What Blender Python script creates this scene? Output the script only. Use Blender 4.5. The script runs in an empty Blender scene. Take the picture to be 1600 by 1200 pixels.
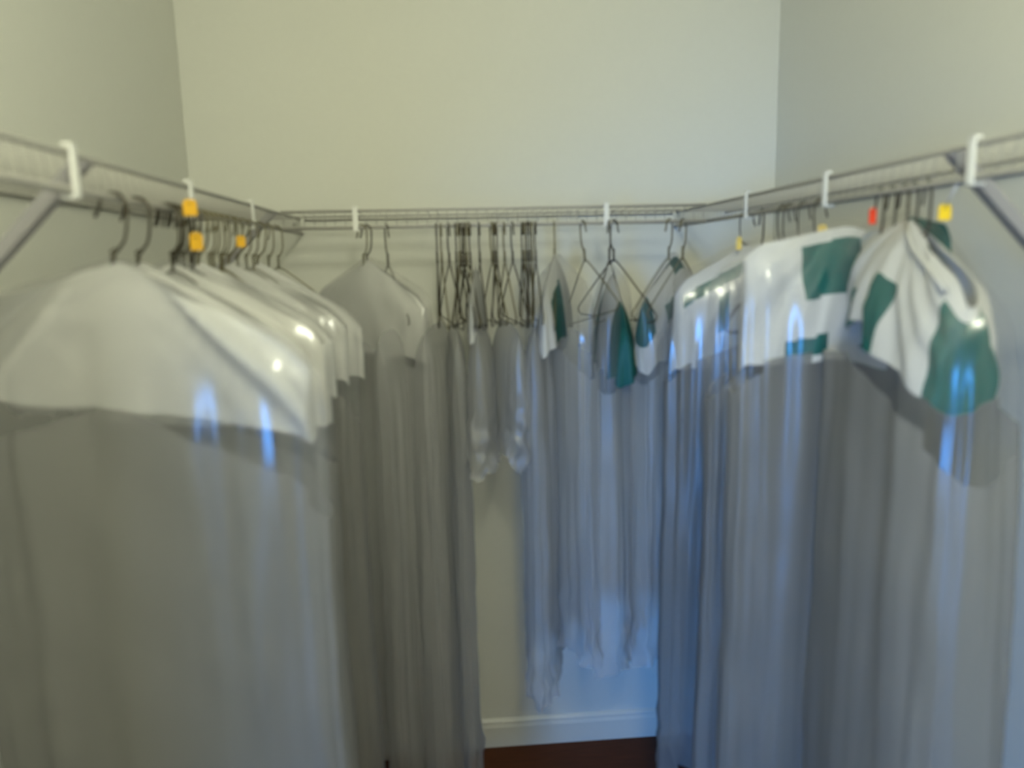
import bpy, math, random
from mathutils import Vector, Matrix, noise

# ------------------------------------------------------------------ camera, world, lights, exposure
scene = bpy.context.scene
C = scene.collection
R = math.radians
EYE = 1.5734                       # camera height above the floor
F_PX = 1172.9
PITCH, YAW, ROLL = 0.1623, 0.0735, -0.0230

def cam_basis(p, y, r):
    f = Vector((math.sin(y)*math.cos(p), math.cos(y)*math.cos(p), -math.sin(p)))
    rt = Vector((math.cos(y), -math.sin(y), 0))
    up = rt.cross(f)
    c, s = math.cos(r), math.sin(r)
    return f, rt*c + up*s, up*c - rt*s
FWD, RGT, UPV = cam_basis(PITCH, YAW, ROLL)

cam_data = bpy.data.cameras.new('camera')
cam = bpy.data.objects.new('camera', cam_data)
C.objects.link(cam)
m = Matrix.Identity(4)
for i in range(3):
    m[i][0], m[i][1], m[i][2] = RGT[i], UPV[i], -FWD[i]
m[0][3], m[1][3], m[2][3] = 0, 0, EYE
cam.matrix_world = m
cam_data.sensor_width = 36
cam_data.lens = F_PX/1600*36
cam_data.clip_start = 0.02
cam_data.dof.use_dof = True        # the photo is softly out of focus
cam_data.dof.focus_distance = 40
cam_data.dof.aperture_fstop = 2.7
scene.camera = cam

scene.view_settings.view_transform = 'Standard'
scene.view_settings.look = 'None'
scene.view_settings.gamma = 1
scene.view_settings.use_curve_mapping = False
scene.view_settings.exposure = 0.0
scene.cycles.transparent_max_bounces = 40
scene.cycles.max_bounces = 4
scene.cycles.diffuse_bounces = 3
scene.cycles.glossy_bounces = 2
scene.cycles.transmission_bounces = 3
scene.cycles.adaptive_threshold = 0.12
scene.cycles.sample_clamp_indirect = 4
scene.cycles.use_light_tree = False
scene.cycles.caustics_reflective = False
scene.cycles.caustics_refractive = False

world = bpy.data.worlds.new('world')
scene.world = world
world.use_nodes = True
world.node_tree.nodes['Background'].inputs[0].default_value = (0.75, 0.85, 1.0, 1)
world.node_tree.nodes['Background'].inputs[1].default_value = 0.15

def light(name, kind, loc, energy, color, target=None, **kw):
    d = bpy.data.lights.new(name, kind)
    d.energy = energy
    d.color = color
    for k, v in kw.items():
        setattr(d, k, v)
    o = bpy.data.objects.new(name, d)
    C.objects.link(o)
    o.location = loc
    if target is not None:
        o.rotation_euler = (Vector(target)-Vector(loc)).to_track_quat('-Z', 'Y').to_euler()
    return o
# warm lamp under the closet ceiling and blue daylight from a window beyond the doorway behind the camera
light('closet_lamp', 'POINT', (0.12, -0.30, 2.34), 42, (0.98, 0.985, 0.76), shadow_soft_size=0.10)
light('window_daylight', 'AREA', (-1.45, -2.6, 1.0), 12.5, (0.06, 0.34, 1.0), target=(0.42, 2.25, 0.35),
      shape='RECTANGLE', size=0.7, size_y=0.9, spread=R(52))

# ------------------------------------------------------------------ room numbers
XL, XR, YB, YF, ZC = -0.7373, 0.9708, 2.2537, -0.55, 2.75
SD = 0.305                         # shelf depth
ZLIP, ZROD = EYE+0.1329, EYE+0.0915
XLR, XRR, YBR = XL+SD, XR-SD, YB-SD   # the three hanging rails

def ray(px, py):
    return FWD + RGT*((px-800)/F_PX) + UPV*((600-py)/F_PX)
def at_x(px, py, x):
    d = ray(px, py)
    return Vector((0, 0, EYE)) + d*(x/d.x)
def at_y(px, py, y):
    d = ray(px, py)
    return Vector((0, 0, EYE)) + d*(y/d.y)

# ------------------------------------------------------------------ materials
def new_mat(name):
    mt = bpy.data.materials.new(name)
    mt.use_nodes = True
    nt = mt.node_tree
    nt.nodes.clear()
    out = nt.nodes.new('ShaderNodeOutputMaterial')
    return mt, nt, out
def N(nt, typ, **kw):
    n = nt.nodes.new(typ)
    for k, v in kw.items():
        setattr(n, k, v)
    return n
def bump(nt, scale, strength, dist, stretch=None, detail=4):
    tc = N(nt, 'ShaderNodeTexCoord')
    mp = N(nt, 'ShaderNodeMapping')
    nt.links.new(tc.outputs['Object'], mp.inputs['Vector'])
    if stretch:
        mp.inputs['Scale'].default_value = stretch
    nz = N(nt, 'ShaderNodeTexNoise')
    nz.inputs['Scale'].default_value = scale
    nz.inputs['Detail'].default_value = detail
    nt.links.new(mp.outputs[0], nz.inputs['Vector'])
    b = N(nt, 'ShaderNodeBump')
    b.inputs['Strength'].default_value = strength
    b.inputs['Distance'].default_value = dist
    nt.links.new(nz.outputs[0], b.inputs['Height'])
    return b, nz
def simple(name, col, rough=0.6, spec=0.3, metal=0.0, bs=None, var=0.0, translucent=0.0):
    mt, nt, out = new_mat(name)
    p = N(nt, 'ShaderNodeBsdfPrincipled')
    p.inputs['Base Color'].default_value = (*col, 1)
    p.inputs['Roughness'].default_value = rough
    p.inputs['Specular IOR Level'].default_value = spec
    p.inputs['Metallic'].default_value = metal
    if bs:
        b, nz = bump(nt, *bs)
        nt.links.new(b.outputs[0], p.inputs['Normal'])
        if var:
            mx = N(nt, 'ShaderNodeMix', data_type='RGBA')
            mx.inputs[6].default_value = (*[c*(1-var) for c in col], 1)
            mx.inputs[7].default_value = (*[min(1, c*(1+var)) for c in col], 1)
            nt.links.new(nz.outputs[0], mx.inputs[0])
            nt.links.new(mx.outputs[2], p.inputs['Base Color'])
    if translucent:
        t = N(nt, 'ShaderNodeBsdfTranslucent')
        t.inputs[0].default_value = (*col, 1)
        mx = N(nt, 'ShaderNodeMixShader')
        mx.inputs[0].default_value = translucent
        nt.links.new(p.outputs[0], mx.inputs[1])
        nt.links.new(t.outputs[0], mx.inputs[2])
        nt.links.new(mx.outputs[0], out.inputs[0])
    else:
        nt.links.new(p.outputs[0], out.inputs[0])
    return mt
def film(name, haze, col, rough=0.20, gloss=0.07):
    mt, nt, out = new_mat(name)
    tr = N(nt, 'ShaderNodeBsdfTransparent')
    tr.inputs[0].default_value = (0.99, 0.99, 0.99, 1)
    df = N(nt, 'ShaderNodeBsdfDiffuse')
    df.inputs[0].default_value = (*col, 1)
    tl = N(nt, 'ShaderNodeBsdfTranslucent')
    tl.inputs[0].default_value = (*col, 1)
    m1 = N(nt, 'ShaderNodeMixShader')
    m1.inputs[0].default_value = 0.45
    nt.links.new(df.outputs[0], m1.inputs[1]); nt.links.new(tl.outputs[0], m1.inputs[2])
    m2 = N(nt, 'ShaderNodeMixShader')
    m2.inputs[0].default_value = haze
    nt.links.new(tr.outputs[0], m2.inputs[1]); nt.links.new(m1.outputs[0], m2.inputs[2])
    gl = N(nt, 'ShaderNodeBsdfGlossy')
    gl.inputs['Roughness'].default_value = rough
    gl.inputs[0].default_value = (0.95, 0.95, 0.95, 1)
    m3 = N(nt, 'ShaderNodeMixShader')
    m3.inputs[0].default_value = gloss
    nt.links.new(m2.outputs[0], m3.inputs[1]); nt.links.new(gl.outputs[0], m3.inputs[2])
    nt.links.new(m3.outputs[0], out.inputs[0])
    return mt
def sheer(name, col, clear):
    mt = simple(name, col, 0.6, 0.3, bs=(14, 0.35, 0.006))
    nt = mt.node_tree
    out = next(n for n in nt.nodes if n.type == 'OUTPUT_MATERIAL')
    src = out.inputs[0].links[0].from_socket
    tr = N(nt, 'ShaderNodeBsdfTransparent')
    mx = N(nt, 'ShaderNodeMixShader')
    mx.inputs[0].default_value = clear
    nt.links.new(src, mx.inputs[1]); nt.links.new(tr.outputs[0], mx.inputs[2])
    nt.links.new(mx.outputs[0], out.inputs[0])
    return mt
def wood(name):
    mt, nt, out = new_mat(name)
    p = N(nt, 'ShaderNodeBsdfPrincipled')
    b, nz = bump(nt, 9, 0.2, 0.002, (1.0, 14, 1), 6)
    cr = N(nt, 'ShaderNodeValToRGB')
    cr.color_ramp.elements[0].color = (0.045, 0.013, 0.004, 1)
    cr.color_ramp.elements[1].color = (0.12, 0.038, 0.011, 1)
    nt.links.new(nz.outputs[0], cr.inputs[0])
    nt.links.new(cr.outputs[0], p.inputs['Base Color'])
    nt.links.new(b.outputs[0], p.inputs['Normal'])
    p.inputs['Roughness'].default_value = 0.6
    p.inputs['Specular IOR Level'].default_value = 0.2
    nt.links.new(p.outputs[0], out.inputs[0])
    return mt

M = {
 'wall': simple('cream_wall_paint', (0.80, 0.80, 0.73), 0.75, 0.15, bs=(60, 0.12, 0.002), var=0.015),
 'ceiling': simple('white_ceiling_paint', (0.82, 0.81, 0.75), 0.8, 0.1, bs=(80, 0.15, 0.002)),
 'trim': simple('white_trim_gloss', (0.78, 0.78, 0.72), 0.4, 0.4, bs=(40, 0.05, 0.001)),
 'floor': wood('dark_wood'),
 'vinyl': simple('white_vinyl_wire', (0.45, 0.44, 0.40), 0.4, 0.4, bs=(90, 0.05, 0.0005)),
 'brace': simple('grey_white_steel', (0.33, 0.32, 0.33), 0.45, 0.4, bs=(70, 0.05, 0.0005)),
 'clip': simple('white_plastic', (0.88, 0.88, 0.84), 0.35, 0.5, bs=(50, 0.03, 0.0005)),
 'wire': simple('brown_hanger_wire', (0.06, 0.05, 0.03), 0.4, 0.5, 0.5, bs=(200, 0.1, 0.0003)),
 'wire_pale': simple('bronze_hanger_wire', (0.15, 0.13, 0.065), 0.4, 0.5, 0.4, bs=(200, 0.1, 0.0003)),
 'white': simple('white_sheet', (0.66, 0.66, 0.64), 0.6, 0.3, bs=(14, 0.35, 0.006), translucent=0.2),
 'sheer': sheer('sheer_white_sheet', (0.58, 0.58, 0.56), 0.3),
 'teal': simple('teal_print', (0.004, 0.085, 0.08), 0.5, 0.4, bs=(14, 0.35, 0.006)),
 'tag_yellow': simple('yellow_tag_paper', (0.85, 0.60, 0.03), 0.7, 0.2, bs=(90, 0.1, 0.0005)),
 'tag_amber': simple('amber_tag_paper', (0.75, 0.42, 0.03), 0.7, 0.2, bs=(90, 0.1, 0.0005)),
 'tag_pale': simple('pale_yellow_tag_paper', (0.80, 0.62, 0.18), 0.7, 0.2, bs=(90, 0.1, 0.0005)),
 'tag_red': simple('red_tag_paper', (0.75, 0.06, 0.02), 0.7, 0.2, bs=(90, 0.1, 0.0005)),
 'string': simple('tag_string', (0.85, 0.85, 0.85), 0.8, 0.2, bs=(90, 0.1, 0.0005)),
 'staple': simple('dark_staple', (0.05, 0.04, 0.03), 0.4, 0.5, 0.6, bs=(90, 0.1, 0.0005)),
 'film': film('clear_film', 0.12, (0.70, 0.70, 0.70), 0.20, 0.05),
 'film_light': film("light_film", 0.34, (0.82, 0.82, 0.82), 0.33, 0.05),
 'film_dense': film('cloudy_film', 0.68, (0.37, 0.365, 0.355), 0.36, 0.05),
 'film_clear': film('very_clear_film', 0.045, (0.75, 0.75, 0.75), 0.18, 0.04),
}

# ------------------------------------------------------------------ mesh helpers
class MB:
    def __init__(s):
        s.v, s.f, s.mi = [], [], []
    def box(s, c, d, rot=None):
        b = len(s.v)
        for sx in (-1, 1):
            for sy in (-1, 1):
                for sz in (-1, 1):
                    p = Vector((sx*d[0]/2, sy*d[1]/2, sz*d[2]/2))
                    if rot:
                        p = rot @ p
                    s.v.append(tuple(Vector(c)+p))
        for q in ((0, 1, 3, 2), (4, 6, 7, 5), (0, 4, 5, 1), (2, 3, 7, 6), (0, 2, 6, 4), (1, 5, 7, 3)):
            s.f.append([b+k for k in q])
        return s
    def quad(s, a, b, c, d):
        n = len(s.v)
        s.v += [tuple(a), tuple(b), tuple(c), tuple(d)]
        s.f.append([n, n+1, n+2, n+3])
        return s
    def tube(s, pts, r, n=6, closed=False):
        pts = [Vector(p) for p in pts]
        k = len(pts)
        ref = None
        b = len(s.v)
        for i, p in enumerate(pts):
            if closed:
                t = (pts[(i+1) % k]-pts[i-1]).normalized()
            else:
                t = (pts[min(i+1, k-1)]-pts[max(i-1, 0)]).normalized()
            if ref is None:
                ref = t.orthogonal().normalized()
            ref = (ref - t*ref.dot(t)).normalized()
            bi = t.cross(ref)
            for a in range(n):
                an = 2*math.pi*a/n
                s.v.append(tuple(p + (ref*math.cos(an)+bi*math.sin(an))*r))
        for i in range(k if closed else k-1):
            j = (i+1) % k
            for a in range(n):
                a2 = (a+1) % n
                s.f.append([b+i*n+a, b+i*n+a2, b+j*n+a2, b+j*n+a])
        if not closed:
            s.f.append([b+a for a in range(n)][::-1])
            s.f.append([b+(k-1)*n+a for a in range(n)])
        return s
    def mesh(s, name, mats, smooth=True):
        me = bpy.data.meshes.new(name)
        me.from_pydata(s.v, [], s.f)
        for mt in (mats if isinstance(mats, (list, tuple)) else [mats]):
            me.materials.append(mt)
        if s.mi:
            me.polygons.foreach_set('material_index', s.mi)
        me.polygons.foreach_set('use_smooth', [smooth]*len(me.polygons))
        me.update()
        return me
    def build(s, name, mats, parent=None, smooth=True):
        return link(name, s.mesh(name, mats, smooth), parent)

def link(name, data, parent=None):
    o = bpy.data.objects.new(name, data)
    C.objects.link(o)
    if parent is not None:
        o.parent = parent
    return o
def bevel(o, w=0.0015, seg=2):
    b = o.modifiers.new('bevel', 'BEVEL')
    b.width = w
    b.segments = seg
    return o
def tag(o, label, cat, group=None):
    o['label'] = label
    o['category'] = cat
    if group:
        o['group'] = group
    return o
def struct(o):
    o['kind'] = 'structure'
    return o
def empty(name, loc, mat=None):
    o = bpy.data.objects.new(name, None)
    C.objects.link(o)
    o.empty_display_size = 0.05
    if mat is not None:
        o.matrix_world = mat
    else:
        o.location = loc
    return o

# ------------------------------------------------------------------ the room
T = 0.08
struct(MB().box(((XL+XR)/2, (YB+YF)/2, -0.05), (XR-XL+2*T, YB-YF+2*T+3, 0.1)).build('floor', M['floor'], smooth=False))
struct(MB().box(((XL+XR)/2, (YB+YF)/2, ZC+0.05), (XR-XL+2*T, YB-YF+2*T, 0.1)).build('ceiling', M['ceiling'], smooth=False))
struct(MB().box(((XL+XR)/2, YB+T/2, ZC/2), (XR-XL+2*T, T, ZC)).build('wall_back', M['wall'], smooth=False))
struct(MB().box((XL-T/2, (YB+YF)/2, ZC/2), (T, YB-YF, ZC)).build('wall_left', M['wall'], smooth=False))
struct(MB().box((XR+T/2, (YB+YF)/2, ZC/2), (T, YB-YF, ZC)).build('wall_right', M['wall'], smooth=False))
# front wall behind the camera, with the doorway the daylight comes through
DX0, DX1, DZ = -0.73, 0.45, 2.05
wf = MB()
wf.box(((DX1+XR)/2, YF-T/2, ZC/2), (XR-DX1, T, ZC))
wf.box(((XL+DX1)/2, YF-T/2, (ZC+DZ)/2), (DX1-XL, T, ZC-DZ))
struct(wf.build('wall_front', M['wall'], smooth=False))
def baseboard(name, a, b, inward):
    a, b, n = Vector(a), Vector(b), Vector(inward)
    mb = MB()
    prof = [(0, 0), (0.014, 0), (0.014, 0.068), (0.010, 0.078), (0.010, 0.086), (0.004, 0.094), (0, 0.094)]
    base = 0
    for p in (a, b):
        for (d, z) in prof:
            mb.v.append(tuple(p + n*d + Vector((0, 0, z))))
    k = len(prof)
    for i in range(k):
        j = (i+1) % k
        mb.f.append([i, j, k+j, k+i])
    mb.f.append(list(range(k))[::-1]); mb.f.append([k+i for i in range(k)])
    return struct(mb.build(name, M['trim'], smooth=False))
baseboard('baseboard_back', (XL, YB, 0), (XR, YB, 0), (0, -1, 0))
baseboard('baseboard_left', (XL, YF, 0), (XL, YB, 0), (1, 0, 0))
baseboard('baseboard_right', (XR, YF, 0), (XR, YB, 0), (-1, 0, 0))

# ------------------------------------------------------------------ wire shelves
def wire_shelf(label, start, along, inward, length, clips, braces):
    """start: point on the wall at deck height; along and inward: unit vectors; clips / braces: distances along"""
    root = empty('wire_shelf', start)
    al, inn, up = Vector(along), Vector(inward), Vector((0, 0, 1))
    tag(root, label, 'wire shelf', 'wire shelves around the closet')
    lipd, rodd = SD-0.004, SD
    dz = ZROD-ZLIP
    w = MB()
    n = int(length/0.0254)
    for i in range(n+1):
        t = al*(0.006 + i*(length-0.012)/n)
        w.tube([t+inn*0.004, t+inn*(lipd-0.004), t+inn*lipd+up*(-0.004), t+inn*rodd+up*(dz+0.004)], 0.0010, 5)
    o = w.build('deck_wires', M['vinyl'], root)
    o['kind'] = 'stuff'
    for d in (0.006, 0.15):
        MB().tube([inn*d-up*0.004, inn*d-up*0.004+al*length], 0.0026, 8).build('deck_rail', M['vinyl'], root)
    MB().tube([inn*lipd, inn*lipd+al*length], 0.0036, 8).build('lip_rail', M['vinyl'], root)
    MB().tube([inn*rodd+up*dz, inn*rodd+up*dz+al*length], 0.0048, 10).build('hanging_rail', M['vinyl'], root)
    rot = Matrix((al, inn, up)).transposed()
    for t in clips:
        c = MB()
        p = al*t
        c.box(p+inn*(rodd+0.006)+up*(dz/2+0.001), (0.013, 0.004, -dz+0.020), rot)
        c.box(p+inn*(rodd+0.002)+up*0.0085, (0.013, 0.012, 0.004), rot)
        c.box(p+inn*(rodd-0.002)+up*(dz-0.008), (0.013, 0.018, 0.004), rot)
        bevel(c.build('rail_clip', M['clip'], root, smooth=False), 0.0012)
    for t in braces:
        b = MB()
        p = al*t
        L = SD*1.0
        mid = p+inn*(SD/2)+up*(-0.004-L/2)
        d = (inn+up).normalized()
        r2 = Matrix((al, d, al.cross(d))).transposed()
        b.box(mid, (0.018, SD*1.414, 0.003), r2)
        b.box(mid+al*0.0085-al.cross(d)*0.007, (0.0015, SD*1.38, 0.016), r2)
        b.box(mid-al*0.0085-al.cross(d)*0.007, (0.0015, SD*1.38, 0.016), r2)
        b.box(p+inn*0.0025+up*(-0.004-L-0.012), (0.018, 0.005, 0.05), rot)
        br = b.build('support_brace', M['brace'], root, smooth=False)
        s = MB().tube([p+inn*0.004+up*(-0.018-L), p+inn*0.008+up*(-0.018-L)], 0.004, 8).build('screw', M['clip'], br)
    return root
Y0 = YF+0.02
def yx(px, py, x):
    return at_x(px, py, x).y
wire_shelf('white wire shelf with hanging rail along the left wall', (XL, Y0, ZLIP), (0, 1, 0), (1, 0, 0), YB-Y0-0.004,
           [yx(p, q, XLR)-Y0 for p, q in ((108, 265), (294, 310), (391, 330))], [yx(140, 246, XLR)-Y0, yx(329, 300, XLR)-Y0+0.5])
wire_shelf('white wire shelf with hanging rail along the right wall', (XR, YB-0.004, ZLIP), (0, -1, 0), (-1, 0, 0), YB-Y0-0.004,
           [YB-yx(p, q, XRR) for p, q in ((1521, 248), (1292, 296), (1168, 318))], [YB-yx(1478, 238, XRR)])
wire_shelf('white wire shelf with hanging rail across the back wall', (XLR+0.008, YB, ZLIP), (1, 0, 0), (0, -1, 0), XRR-XLR-0.016,
           [at_y(p, 335, YBR).x-XLR for p in (550, 942)], [])

# ------------------------------------------------------------------ wire hangers
def hanger_meshes():
    r = 0.019
    zc = 0.0068-r
    hook = [(-r-0.006, 0, zc-0.014), (-r-0.002, 0, zc-0.006)]
    for k in range(13):
        a = math.pi*(1-k/12)
        hook.append((r*math.cos(a), 0, zc+r*math.sin(a)))
    hook += [(r, 0, zc-0.015), (r*0.95, 0, zc-0.030), (r*0.8, 0, zc-0.042), (r*0.4, 0, zc-0.052), (0.002, 0, -0.072), (0, 0, -0.098)]
    fr = []
    zt, hw, zs, zb = -0.094, 0.200, -0.222, -0.245
    fr += [(0.002, 0, zt), (0.02, 0, zt-0.008)]
    fr += [(0.02+(hw-0.024)*t, 0, zt-0.008-(abs(zs-zt)-0.008)*(t**1.05)) for t in (0.2, 0.4, 0.6, 0.8, 1.0)]
    fr += [(hw+0.003, 0, zs-0.009), (hw-0.003, 0, zb+0.006), (hw-0.014, 0, zb)]
    full = fr + [(-x, 0, z) for x, y, z in fr[::-1]]
    tw = []
    for k in range(33):
        a = k/32*math.pi*2*4
        tw.append((0.0026*math.cos(a), 0.0026*math.sin(a), -0.064-0.030*k/32))
    return (MB().tube(hook, 0.0021, 6), MB().tube(full, 0.0019, 6, closed=True), MB().tube(tw, 0.0015, 5))
hk, fr, tw = hanger_meshes()
HM = {}
for mk in ('wire', 'wire_pale'):
    HM[mk] = (hk.mesh('hook', M[mk]), fr.mesh('frame', M[mk]), tw.mesh('neck_twist', M[mk]))
def frame_matrix(loc, yaw, tilt=0.0, lean=0.0):
    return Matrix.Translation(loc) @ Matrix.Rotation(R(yaw), 4, 'Z') @ Matrix.Rotation(R(tilt), 4, 'Y') @ Matrix.Rotation(R(lean), 4, 'X')
def hanger(loc, yaw, tilt, label, group, mk='wire', sc=1.0):
    o = empty('wire_hanger', loc, frame_matrix(loc, yaw, tilt) @ Matrix.Diagonal((sc, 1, 1, 1)))
    tag(o, label, 'hanger', group)
    for nm, me in zip(('hook', 'frame', 'neck_twist'), HM[mk]):
        link(nm, me, o)
    return o

# ------------------------------------------------------------------ draped garments and film bags
def drape(hw, slope, drop, d0, top, seed, nt=72, nv=26, fold=0.012, fk=3.0, fine=0.0, hem=0.01, flare=0.0,
          paint=None, d_low=None, squeeze=0.0, crumple=0.0, end_round=0.02, tilt=0.0, level=1.0, radial=0.0):
    """closed loop of cloth hanging from a ridge along local X at height top; open at the hem"""
    mb = MB()
    info = []
    so = Vector((seed*7.13, seed*3.7, seed*1.9))
    d_low = d0 if d_low is None else d_low
    for j in range(nv+1):
        v = j/nv
        for i in range(nt):
            th = 2*math.pi*i/nt
            c, s = math.cos(th), math.sin(th)
            ux = math.copysign(abs(c)**0.8, c)
            dist = (drop+level*slope*hw*(1-abs(ux)))*(v**1.35)
            g = min(1, dist/0.16)
            d = (d0+(d_low-d0)*v)*(1-math.exp(-dist/0.035))
            x = hw*ux*(1+flare*v-squeeze*math.sin(math.pi*min(1, dist/0.9)))
            y = d*math.copysign(abs(s)**0.7, s)
            z = top - slope*abs(hw*ux) - end_round*max(0, (abs(ux)-0.8)/0.2)**2 - dist
            n1 = noise.noise(Vector((c*fk, s*fk*1.3, dist*1.1))+so)
            n2 = noise.noise(Vector((c*fk*2.4, s*fk*2.4, dist*2.2))+so*1.7)
            a = fold*g*(n1+0.55*n2)*1.6
            x += a*c*0.6
            y += a*math.copysign(1, s)*abs(s)**0.5
            if radial:
                rr = math.hypot(hw*ux, dist+slope*abs(hw*ux))
                ph = math.atan2(hw*ux, dist+slope*abs(hw*ux)+0.03)
                q = noise.noise(Vector((ph*3.6, seed*2.1, math.copysign(3, s))))+0.5*noise.noise(Vector((ph*8.0, seed*5.3, math.copysign(3, s))))
                y += math.copysign(1, s)*abs(s)**0.5*radial*(q+0.45)*min(1, rr/0.12)
            if fine:
                p = Vector((x*16, y*16, dist*9))+so
                y += fine*noise.noise(p)*min(1, 0.3+g)
                x += fine*0.5*noise.noise(p+Vector((9, 2, 4)))
                z += fine*0.5*noise.noise(p+Vector((3, 8, 1)))
            if crumple:
                k = max(0, (dist-(drop-0.22))/0.22)
                p = Vector((x*30, y*30, dist*24))+so
                y += crumple*k*noise.noise(p)
                x += crumple*k*noise.noise(p+Vector((5, 5, 5)))
            z -= math.tan(R(tilt))*x*math.exp(-dist/0.5)
            z += hem*(v**3)*noise.noise(Vector((c*2.2, s*2.2, seed)))*2
            mb.v.append((x, y, z))
            info.append((hw*ux, dist, s))
    for j in range(nv):
        for i in range(nt):
            i2 = (i+1) % nt
            q = [j*nt+i, j*nt+i2, (j+1)*nt+i2, (j+1)*nt+i]
            mb.f.append(q[::-1])
            if paint:
                x = sum(info[k][0] for k in q)/4
                w = sum(info[k][1] for k in q)/4
                s = sum(info[k][2] for k in q)/4
                mb.mi.append(paint(x, w, s))
    return mb

def garment(loc, yaw, tilt, label, group=None, paint=None, lean=0, cat='garment', name='hanging_garment', neckband=False, mat='white', **kw):
    root = empty(name, loc, frame_matrix(loc, yaw, 0, lean))
    tag(root, label, cat, group)
    drape(paint=paint, tilt=tilt, **kw).build('body', [M[mat], M['teal']], root)
    if neckband:
        t = kw['top']
        pts = []
        for k in range(20):
            a = 2*math.pi*k/20
            pts.append((0.020*math.cos(a), 0.012*math.sin(a), t+0.006-0.35*abs(0.020*math.cos(a))))
        MB().tube(pts, 0.004, 6, closed=True).build('neck_band', M['white'], root)
    return root
def bag(loc, yaw, tilt, label, group, mat='film', lean=0, name='plastic_garment_bag', **kw):
    kw.setdefault('nt', 110); kw.setdefault('nv', 48)
    kw.setdefault('fold', 0.009); kw.setdefault('fk', 3.4); kw.setdefault('fine', 0.004)
    kw.setdefault('hem', 0.012); kw.setdefault('crumple', 0.022); kw.setdefault('end_round', 0.03)
    top_mat, low_mat, split = mat
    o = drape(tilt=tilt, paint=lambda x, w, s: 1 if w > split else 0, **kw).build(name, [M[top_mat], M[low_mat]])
    o.matrix_world = frame_matrix(loc, yaw, 0, lean)
    tag(o, label, 'garment bag', group)
    return o
rnd = random.Random(7)
ORD = ['first', 'second', 'third', 'fourth', 'fifth', 'sixth', 'seventh', 'eighth', 'ninth', 'tenth', 'eleventh', 'twelfth', 'thirteenth', 'fourteenth']

# ---- left rail: hooks at these picture columns, the stand-alone ones nearest the camera
def left_loc(px):
    return Vector((XLR, at_x(px, 340, XLR+0.019).y, ZROD))
left_px = [204, 238, 281, 286, 291, 297, 302, 308, 317, 326, 335, 343, 352, 361, 370, 380, 391, 403, 415, 428, 441]
left_g = {204: (-11, 7), 238: (-13, 5), 286: (-13, 1), 326: (-11, 4), 370: (-7, 3), 415: (-4, 5)}
gi = 0
for px in left_px:
    p = left_loc(px)
    yaw, tilt = left_g.get(px, (rnd.uniform(-9, 9), rnd.uniform(-3, 3)))
    if px in (204, 238):
        lab = 'lone dark wire hanger on the left rail, ' + ('nearest the brace' if px == 204 else 'second from the brace')
        grp = 'wire hangers on the left rail'
    else:
        grp = 'tight row of wire hangers on the left rail'
        if px < 312:
            lab = 'dark wire hanger in the bunch by the amber tags on the left rail'
        else:
            lab = '%s wire hanger behind the dark bunch on the left rail, counting away from the camera' % ORD[left_px.index(px)-8]
    hanger(p, yaw, tilt, lab, grp, 'wire' if px < 320 else 'wire_pale', 1.0 if px in left_g else 0.8)
    if px in left_g:
        near = gi < 4
        garment(p, yaw, tilt, 'white garment under film on the left rail, %s from the camera' % ORD[gi],
                'white garments on the left rail', mat='sheer' if gi < 2 else 'white', hw=(0.25, 0.235, 0.235, 0.225, 0.22, 0.22)[gi], slope=(0.36, 0.42, 0.45, 0.45, 0.45, 0.5)[gi], drop=0.105+0.012*(gi % 3),
                d0=0.016, d_low=0.02, top=-0.082, seed=11+gi, radial=0.034, fold=0.008, fk=2.2, fine=0.004, hem=0.01)
        if gi in (0, 2, 4):
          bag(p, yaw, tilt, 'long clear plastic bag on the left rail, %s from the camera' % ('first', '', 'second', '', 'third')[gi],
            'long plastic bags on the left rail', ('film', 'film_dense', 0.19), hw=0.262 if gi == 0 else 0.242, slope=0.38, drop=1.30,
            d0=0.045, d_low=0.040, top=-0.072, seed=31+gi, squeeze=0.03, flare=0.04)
        gi += 1

# ---- back rail
def back_loc(px):
    return Vector((at_y(px, 345, YBR).x, YBR, ZROD))
for i, px in enumerate((565, 603, 681, 688, 700, 711, 716, 720, 724, 728, 733, 748, 767, 771, 775, 787, 800, 815, 819, 823, 827, 831, 836)):
    lab = 'bare wire hanger in the crowded row in the middle of the back rail'
    grp = 'bare wire hangers on the back rail'
    if 705 < px < 740:
        lab, grp = 'dark wire hanger in the left bunch among the bare hangers on the back rail', 'left bunch of bare hangers'
    elif px > 810:
        lab, grp = 'dark wire hanger in the right bunch among the bare hangers on the back rail', 'right bunch of bare hangers'
    elif px > 620:
        lab = {681: 'leftmost bare wire hanger in the middle of the back rail', 688: 'second bare wire hanger from the left in the middle of the back rail',
               700: 'bare wire hanger just left of the left dark bunch on the back rail', 748: 'bare wire hanger just right of the left dark bunch on the back rail',
               767: 'left one of three close bare hangers between the two dark bunches', 771: 'middle one of three close bare hangers between the two dark bunches',
               775: 'right one of three close bare hangers between the two dark bunches', 787: 'bare wire hanger right of the three close ones on the back rail',
               800: 'bare wire hanger just left of the right dark bunch on the back rail'}[px]
    if px < 620:
        lab, grp = 'wire hanger on the back rail beside the white garment, ' + ('left' if px == 565 else 'right') + ' one', 'wire hangers at the left of the back rail'
    yw = {565: -32, 603: 118}.get(px, 90+rnd.uniform(-9, 9))
    hanger(back_loc(px), yw, rnd.uniform(-2, 2), lab, grp, 'wire' if i % 3 else 'wire_pale', 0.75 if px == 565 else (0.55 if px == 603 else 1.0))

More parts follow.
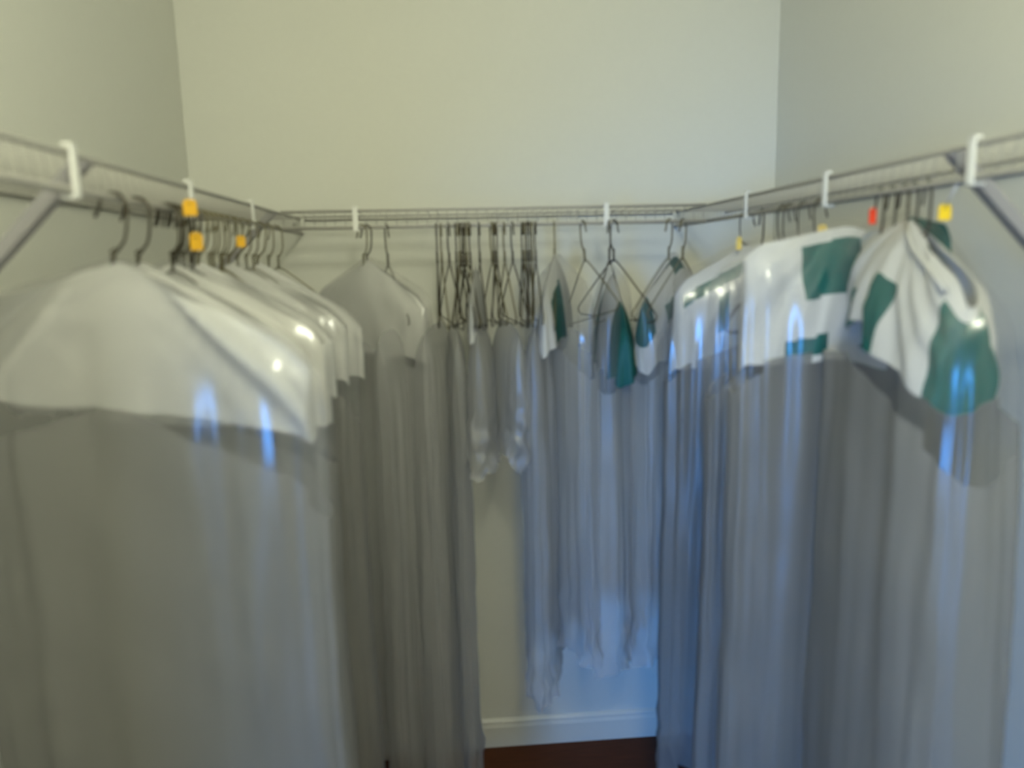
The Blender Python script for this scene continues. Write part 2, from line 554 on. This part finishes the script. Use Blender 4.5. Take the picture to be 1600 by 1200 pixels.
def stripes(edges, wmax=9, inv=False):
    def f(x, w, s):
        for a, b, w0, w1 in edges:
            if a <= x <= b and w0 <= w <= w1:
                return 1
        return 0
    return f
p = back_loc(572)
hanger(p, -32, 3, 'wire hanger holding the white garment at the left of the back rail', None, 'wire', 0.8)
garment(p, -32, 3, 'white garment turned sideways at the left of the back rail', None, hw=0.172, slope=0.56, drop=0.14, d0=0.03, d_low=0.04,
        top=-0.080, seed=51, radial=0.015, fold=0.012, fk=2.0, fine=0.003, hem=0.008)
p = back_loc(741)
garment(p, 84, 2, 'narrow white garment edge-on among the bare hangers', None, hw=0.17, slope=0.4, drop=0.10, d0=0.014, d_low=0.022, top=-0.10,
        seed=52, fold=0.006, fk=2, hem=0.006, neckband=False)
p = back_loc(866)
hanger(p, 82, -4, 'wire hanger above the pale narrow garment right of the bare hangers', None, 'wire_pale')
garment(p, 74, -6, 'pale white garment edge-on just right of the bare hangers', None, hw=0.19, slope=0.4, drop=0.13, d0=0.018, d_low=0.03,
        top=-0.075, seed=53, fold=0.01, fk=2.2, hem=0.01, paint=stripes([(-0.15, -0.05, 0.04, 0.2)]), neckband=False)
p = back_loc(910)
hanger(p, 100, 10, 'tilted wire hanger left of the white rail clip on the back rail', None, 'wire_pale')
for k, px in enumerate((952, 959)):
    hanger(back_loc(px), 68+k*40, 0, 'wire hanger under the white rail clip on the back rail, ' + ('left' if k == 0 else 'right') + ' of the pair', None, 'wire')
p = back_loc(956)
garment(p, 88, 0, 'white and dark teal garment edge-on under the rail clip', None, hw=0.20, slope=0.55, drop=0.14, d0=0.025, d_low=0.04, top=-0.13,
        seed=54, fold=0.012, fk=2.2, hem=0.01, paint=stripes([(-0.2, -0.12, 0, 0.3), (0.0, 0.06, 0.02, 0.3)]), neckband=False)
for k, px in enumerate((1046, 1068)):
    hanger(back_loc(px), 50, 2, 'wire hanger near the right end of the back rail, ' + ('left' if k == 0 else 'right') + ' one', None, 'wire_pale')
p = back_loc(1056)
garment(p, 50, 0, 'white and dark teal garment turned slantwise at the right end of the back rail', None, hw=0.20, slope=0.56, drop=0.15, d0=0.03, d_low=0.04,
        top=-0.085, seed=55, radial=0.012, nt=150, nv=44, fold=0.010, fk=2.2, hem=0.01,
        paint=stripes([(-0.045, 0.02, 0, 0.03), (-0.21, -0.172, 0.0, 0.09), (-0.125, -0.06, 0.055, 0.10), (-0.10, -0.07, 0.15, 0.2)]))

back_bags = [(572, -32, 1.26, -0.068, 0.52, 'film_light', 0.05, 'long clear plastic bag over the white garment left on the back rail'),
             (622, 76, 1.32, -0.245, 0.05, 'film_light', 0.04, 'long plastic wrap between the sideways white garment and the bare hangers'),
             (672, 84, 1.30, -0.245, 0.05, 'film_light', 0.04, 'long plastic wrap under the leftmost bare hangers'),
             (704, 92, 1.22, -0.245, 0.05, 'film_light', 0.022, 'long plastic wrap bordering the left of the bare wall strip'),
             (745, 86, 0.34, -0.245, 0.05, 'film_light', 0.03, 'short plastic wrap at the left above the bare wall strip'),
             (790, 94, 0.32, -0.245, 0.05, 'film_light', 0.03, 'short plastic wrap at the right above the bare wall strip'),
             (842, 78, 0.96, -0.245, 0.05, 'film_light', 0.034, 'plastic wrap bordering the right of the bare wall strip'),
             (872, 104, 0.94, -0.072, 0.42, 'film_light', 0.034, 'plastic bag over the pale narrow garment on the back rail'),
             (956, 76, 0.92, -0.10, 0.5, 'film_light', 0.05, 'plastic bag over the garment under the rail clip'),
             (1053, 52, 0.94, -0.072, 0.54, 'film_light', 0.05, 'plastic bag over the garment at the right end of the back rail')]
for i, (px, yaw, drop, top, slope, mt, d, desc) in enumerate(back_bags):
    bag(back_loc(px), yaw, 0, desc, 'plastic bags on the back rail', ('film' if slope > 0.2 else 'film_light', 'film_light', 0.2), hw=(0.185 if px == 572 else 0.205) if slope > 0.2 else 0.19, slope=slope, drop=drop,
        d0=d, d_low=d*1.3, top=top, seed=70+i, squeeze=0.05, flare=0.05, end_round=0.02)

# ---- right rail
def right_loc(px):
    return Vector((XRR, at_x(px, 335, XRR-0.015).y, ZROD))
for i, (px, tl) in enumerate(((1157, 0), (1180, 0), (1212, 2), (1222, -2), (1244, 0), (1268, 2), (1360, 0), (1378, 1), (1396, -1), (1411, 2))):
    if px < 1200:
        lab = 'wire hanger at the far end of the right rail, ' + ('leftmost' if i == 0 else 'second') + ' in the photo'
        grp = 'wire hangers at the far end of the right rail'
    elif px < 1300:
        lab, grp = '%s dark wire hanger from the left in the middle group on the right rail' % ORD[i-2], 'middle group of wire hangers on the right rail'
    else:
        lab, grp = '%s dark wire hanger from the left in the group by the red tag' % ORD[i-6], 'near group of wire hangers on the right rail'
    hanger(right_loc(px), 180+rnd.uniform(-7, 7) if px < 1300 and px != 1180 else 263, tl, lab, grp, 'wire', 0.8 if px < 1200 else (0.6 if px < 1300 else 0.74))

pE = right_loc(1157)
garment(pE, 0, -2, 'white garment with a slanting dark teal band at the far end of the right rail', 'teal and white garments on the right rail',
        paint=stripes([(-0.15, -0.02, 0.030, 0.056), (-0.078, -0.05, 0.075, 0.16), (0.05, 0.14, 0, 0.3)]),
        hw=0.165, slope=0.52, drop=0.185, d0=0.035, d_low=0.045, top=-0.065, seed=61, radial=0.012, nt=170, nv=48, fold=0.010, fk=2.2, fine=0.003)
garment(right_loc(1268), 3, 6, 'plain white garment half hidden in the middle of the right rail', 'teal and white garments on the right rail',
        hw=0.125, slope=0.36, drop=0.15, d0=0.025, d_low=0.035, top=-0.065, seed=63, fold=0.01, fk=2.2, fine=0.003)
pA = right_loc(1312)
garment(pA, 0, 3, 'white garment with a broad dark teal block on the right rail', 'teal and white garments on the right rail',
        paint=stripes([(-0.085, 0.040, 0.018, 0.105), (-0.12, -0.05, 0.168, 0.20), (0.03, 0.10, 0.168, 0.20)]),
        hw=0.178, slope=0.24, drop=0.185, d0=0.026, d_low=0.034, top=-0.045, seed=65, radial=0.012, nt=170, nv=48, fold=0.008, fk=2.0, fine=0.003)
pC = right_loc(1411)
gC = garment(pC, 83, -14, 'white garment with teal strips turned towards the room, nearest on right rail', 'teal and white garments on the right rail',
        paint=stripes([(-0.065, -0.02, 0.06, 0.15), (-0.30, -0.145, 0.02, 0.3), (0.06, 0.09, 0.09, 0.2)]),
        level=0.0, hw=0.165, slope=0.34, drop=0.15, d0=0.035, d_low=0.055, top=-0.045, seed=66, radial=0.03, nt=170, nv=48, fold=0.012, fk=2.2, fine=0.003)
# piped seam along the near shoulder of that garment
tt = -math.tan(R(14))
pts = [(-x, 0.008+0.016*min(1, x/0.05), -0.047-0.34*x+tt*x-0.006) for x in (0.0, 0.03, 0.06, 0.09, 0.12, 0.15)]
MB().tube(pts, 0.0045, 6).build('shoulder_seam', M['white'], gC)
pD = Vector((XRR+0.055, 1.155, ZROD))
hanger(right_loc(1432), 264, 0, 'wire hanger by the yellow tag on the right rail', None, 'wire', 0.5)
garment(pD, 88, 2, 'dark teal garment peeking out behind the one turned towards the room', 'teal and white garments on the right rail',
        paint=stripes([(-0.15, 0.01, 0.0, 0.09)]), hw=0.105, slope=0.22, drop=0.10, d0=0.02, d_low=0.025, top=-0.036, seed=67, nt=110, nv=36, fold=0.006, fk=2.2, neckband=False)

rb = [(1157, 0, 1.20, -0.052, 0.48, 'film_clear', .182, .056), (1250, 2, 1.25, -0.05, 0.36, 'film', .19, .045),
      (1312, 0, 1.28, -0.034, 0.24, 'film_clear', .195, .042), (1411, 83, 1.28, -0.03, 0.33, 'film_clear', .205, .075)]
for i, (px, yaw, drop, top, slope, mt, hw, d) in enumerate(rb):
    tilt = {1312: 3, 1411: -14}.get(px, 0)
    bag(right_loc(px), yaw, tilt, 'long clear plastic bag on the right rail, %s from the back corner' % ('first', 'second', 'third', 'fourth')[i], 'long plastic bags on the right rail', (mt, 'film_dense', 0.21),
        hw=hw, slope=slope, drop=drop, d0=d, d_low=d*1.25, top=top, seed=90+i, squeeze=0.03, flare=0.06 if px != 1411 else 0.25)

# ------------------------------------------------------------------ paper tags
def paper_tag(loc, w, h, mat, yaw, label, string_to=None, spin=0):
    root = empty('paper_tag', loc, Matrix.Translation(loc) @ Matrix.Rotation(R(yaw), 4, 'Z') @ Matrix.Rotation(R(spin), 4, 'Y'))
    tag(root, label, 'tag', 'paper tags on the hangers')
    mb = MB()
    c = 0.22*w
    out = [(-w/2, 0), (-w/2, -h), (w/2, -h), (w/2, 0), (w/2-c, c), (-w/2+c, c)]
    k = len(out)
    for y in (-0.0004, 0.0004):
        mb.v += [(x, y, z) for x, z in out]
    mb.f.append(list(range(k))); mb.f.append([k+i for i in range(k)][::-1])
    for i in range(k):
        j = (i+1) % k
        mb.f.append([i, k+i, k+j, j])
    mb.build('card', M[mat], root, smooth=False)
    MB().tube([(-w*0.16, -0.0012, -h*0.10), (w*0.16, -0.0012, -h*0.10)], 0.0007, 5).build('staple', M['staple'], root)
    if string_to is not None:
        e = root.matrix_world.inverted() @ Vector(string_to)
        MB().tube([(0, 0, c*0.6), tuple(Vector((0, 0, c*0.6)).lerp(e, 0.5)+Vector((0.001, 0.001, 0))), tuple(e)], 0.0022, 6).build('string', M['string'], root)
    return root
def tl(px, py, y):
    return at_y(px, py, y)
yl = left_loc(288).y
paper_tag(tl(296, 316, yl-0.02), 0.020, 0.020, 'tag_amber', 10, 'amber tag on top of the hooks on the left rail')
paper_tag(tl(306, 368, yl-0.03), 0.020, 0.022, 'tag_amber', -8, 'amber tag low on the dark hanger cluster on the left rail')
yl = left_loc(370).y
paper_tag(tl(376, 371, yl-0.03), 0.016, 0.018, 'tag_amber', 12, 'small amber tag farther back on the left rail')
yr = right_loc(1157).y
paper_tag(tl(1155, 372, yr-0.03), 0.012, 0.026, 'tag_pale', 0, 'pale yellow tag at the far end of the right rail')
yr = right_loc(1268).y
paper_tag(tl(1285, 354, yr-0.03), 0.016, 0.016, 'tag_pale', 0, 'pale yellow tag above the teal block on the right rail')
yr = right_loc(1360).y
paper_tag(tl(1364, 328, yr-0.03), 0.011, 0.021, 'tag_red', 0, 'small red tag on the right rail')
yr = right_loc(1455).y
paper_tag(tl(1477, 323, yr), 0.018, 0.018, 'tag_yellow', 0, 'bright yellow tag hanging by a white tie on the right rail', at_x(1503, 276, XRR), 0)
